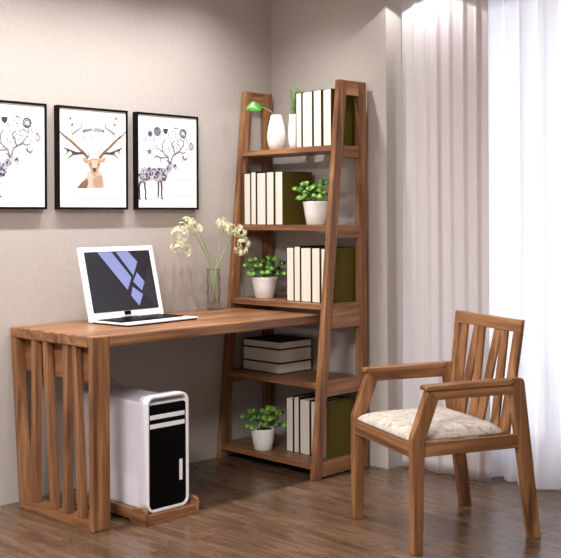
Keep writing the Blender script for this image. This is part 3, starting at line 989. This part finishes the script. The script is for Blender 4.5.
obj('rear_rail', B((0.0365, CW - 0.0365, 0.418, 0.444, 0.345, 0.390)), WX, ch, 0.002)
# seat cushion
bm = bmesh.new()
nx, ny = 26, 26
x0, x1, y0, y1, zb = 0.034, CW - 0.034, 0.010, 0.408, 0.3955
grid = []
for j in range(ny + 1):
    rowv = []
    for i in range(nx + 1):
        a, b = i / nx * 2 - 1, j / ny * 2 - 1
        ed = max(abs(a), abs(b))
        ra = (1 - abs(a) ** 7) * (1 - abs(b) ** 7)
        z = zb + 0.010 + 0.030 * max(ra, 0) ** 0.5 + 0.007 * (1 - a * a) * (1 - b * b)
        fx = 0.5 + 0.5 * a * (1 - 0.012 * abs(b) ** 10)
        fyy = 0.5 + 0.5 * b * (1 - 0.012 * abs(a) ** 10)
        rowv.append(bm.verts.new((x0 + (x1 - x0) * fx, y0 + (y1 - y0) * fyy, z)))
    grid.append(rowv)
for j in range(ny):
    for i in range(nx):
        bm.faces.new([grid[j][i], grid[j][i + 1], grid[j + 1][i + 1], grid[j + 1][i]]).smooth = True
border = [grid[0][i] for i in range(nx)] + [grid[j][nx] for j in range(ny)] + [grid[ny][i] for i in range(nx, 0, -1)] + [grid[j][0] for j in range(ny, 0, -1)]
low = [bm.verts.new((v.co.x, v.co.y, zb)) for v in border]
for k in range(len(border)):
    bm.faces.new([border[k], border[(k + 1) % len(border)], low[(k + 1) % len(border)], low[k]]).smooth = True
bm.faces.new(low[::-1])
sc_ = obj('seat_cushion', bm, M['seat'], ch)
sc_['label'] = 'cream patterned upholstered seat cushion'
# back: stiles, top rail, zigzag slats leaning back
bu = lambda z: 0.421 + (0.490 - 0.421) * (z - 0.39) / (0.815 - 0.39)
TB = 0.017
BL_, BR_ = 0.014, 0.470
def back_bar(name, lo0, lo1, hi0, hi1, zl, zh, mat, th=TB, off=0.0):
    bm = bmesh.new()
    hexa(bm, [(lo0, bu(zl) + off, zl), (lo1, bu(zl) + off, zl), (lo1, bu(zl) + off + th, zl), (lo0, bu(zl) + off + th, zl)],
             [(hi0, bu(zh) + off, zh), (hi1, bu(zh) + off, zh), (hi1, bu(zh) + off + th, zh), (hi0, bu(zh) + off + th, zh)])
    return obj(name, bm, mat, ch, 0.002)
back_bar('stile', BL_ + 0.026, BL_ + 0.052, BL_ - 0.012, BL_ + 0.022, 0.391, 0.767, WZ)
back_bar('stile', BR_ - 0.052, BR_ + 0.004, BR_ - 0.042, BR_ + 0.004, 0.391, 0.767, WZ)
back_bar('top_rail', BL_ - 0.012, BR_ + 0.004, BL_ - 0.016, BR_ + 0.002, 0.7675, 0.815, WX)
for h0, l0 in ((0.056, 0.076), (0.152, 0.112), (0.182, 0.205), (0.297, 0.252), (0.343, 0.358)):
    back_bar('back_slat', l0 - 0.006, l0 + 0.046, h0 - 0.004, h0 + 0.042, 0.391, 0.767, WZ, 0.011, 0.003)

# ------------------------------------------------------------------ camera
cam = bpy.data.cameras.new('camera')
co = bpy.data.objects.new('camera', cam)
COL.objects.link(co)
yaw, roll = math.radians(44.7682), math.radians(-0.3014)
f = Vector((-math.sin(yaw), math.cos(yaw), 0))
r = Vector((math.cos(yaw), math.sin(yaw), 0))
u = r.cross(f)
r2 = r * math.cos(roll) + u * math.sin(roll)
u2 = -r * math.sin(roll) + u * math.cos(roll)
mw = Matrix((r2, u2, -f)).transposed().to_4x4()
mw.translation = (3.924, -3.8926, 1.2056)
co.matrix_world = mw
cam.sensor_fit = 'HORIZONTAL'
cam.sensor_width = 36.0
cam.lens = 1038.4228 / 561 * 36.0
cam.shift_x = 0.0
cam.shift_y = -(279.0 - 218.1318) / 561
cam.clip_start = 0.05
cam.clip_end = 100
scn.camera = co

# ------------------------------------------------------------------ light
def area(name, loc, sx, sy, power, rgb, rot=(0, 0, 0)):
    l = bpy.data.lights.new(name, 'AREA')
    l.shape = 'RECTANGLE'
    l.size, l.size_y = sx, sy
    l.energy = power
    l.color = rgb
    o = bpy.data.objects.new(name, l)
    COL.objects.link(o)
    o.location = loc
    o.rotation_euler = rot
    return o
area('fill_lamp', (2.5, -4.1, CEIL - 0.02), 0.9, 0.9, 128, (1.0, 0.975, 0.95))  # added unseen fill lamp, brightens the sides turned to the camera
def spot(name, loc, power, size, blend, soft, rgb):
    l = bpy.data.lights.new(name, 'SPOT')
    l.energy, l.color = power, rgb
    l.spot_size, l.spot_blend, l.shadow_soft_size = math.radians(size), blend, soft
    o = bpy.data.objects.new(name, l)
    COL.objects.link(o)
    o.location = loc
    return o
for y in (-0.62, -1.08, -1.54, -2.0, -2.46):
    spot('desk_downlight', (0.48, y, CEIL - 0.01), 46, 125, 1.0, 0.025, (1.0, 0.975, 0.95))
for x, y, e in ((1.9, -1.1, 9), (2.6, -2.5, 48)):
    spot('room_fill_spot', (x, y, CEIL - 0.01), e, 140, 1.0, 0.05, (1.0, 0.97, 0.94))  # added unseen spots, extra fill over the chair and room
spot('curtain_downlight', (0.985, -0.085, 2.338), 5.6, 122, 0.05, 0.008, (1.0, 0.98, 0.96))

w = bpy.data.worlds.new('daylight')
scn.world = w
w.use_nodes = True
bg = w.node_tree.nodes['Background']
bg.inputs['Color'].default_value = (0.93, 0.96, 1.0, 1)
bg.inputs['Strength'].default_value = 1.62
po = area('window_portal', ((WIN[0] + WIN[1]) / 2, 0.52, (WIN[2] + WIN[3]) / 2), WIN[1] - WIN[0], WIN[3] - WIN[2], 1, (1, 1, 1), (-PI / 2, 0, 0))
po.data.cycles.is_portal = True

scn.cycles.max_bounces = 10
scn.cycles.transparent_max_bounces = 12
vs = scn.view_settings
vs.view_transform = 'Standard'
vs.look = 'None'
vs.exposure = 0.50
vs.gamma = 1.0
vs.use_curve_mapping = False
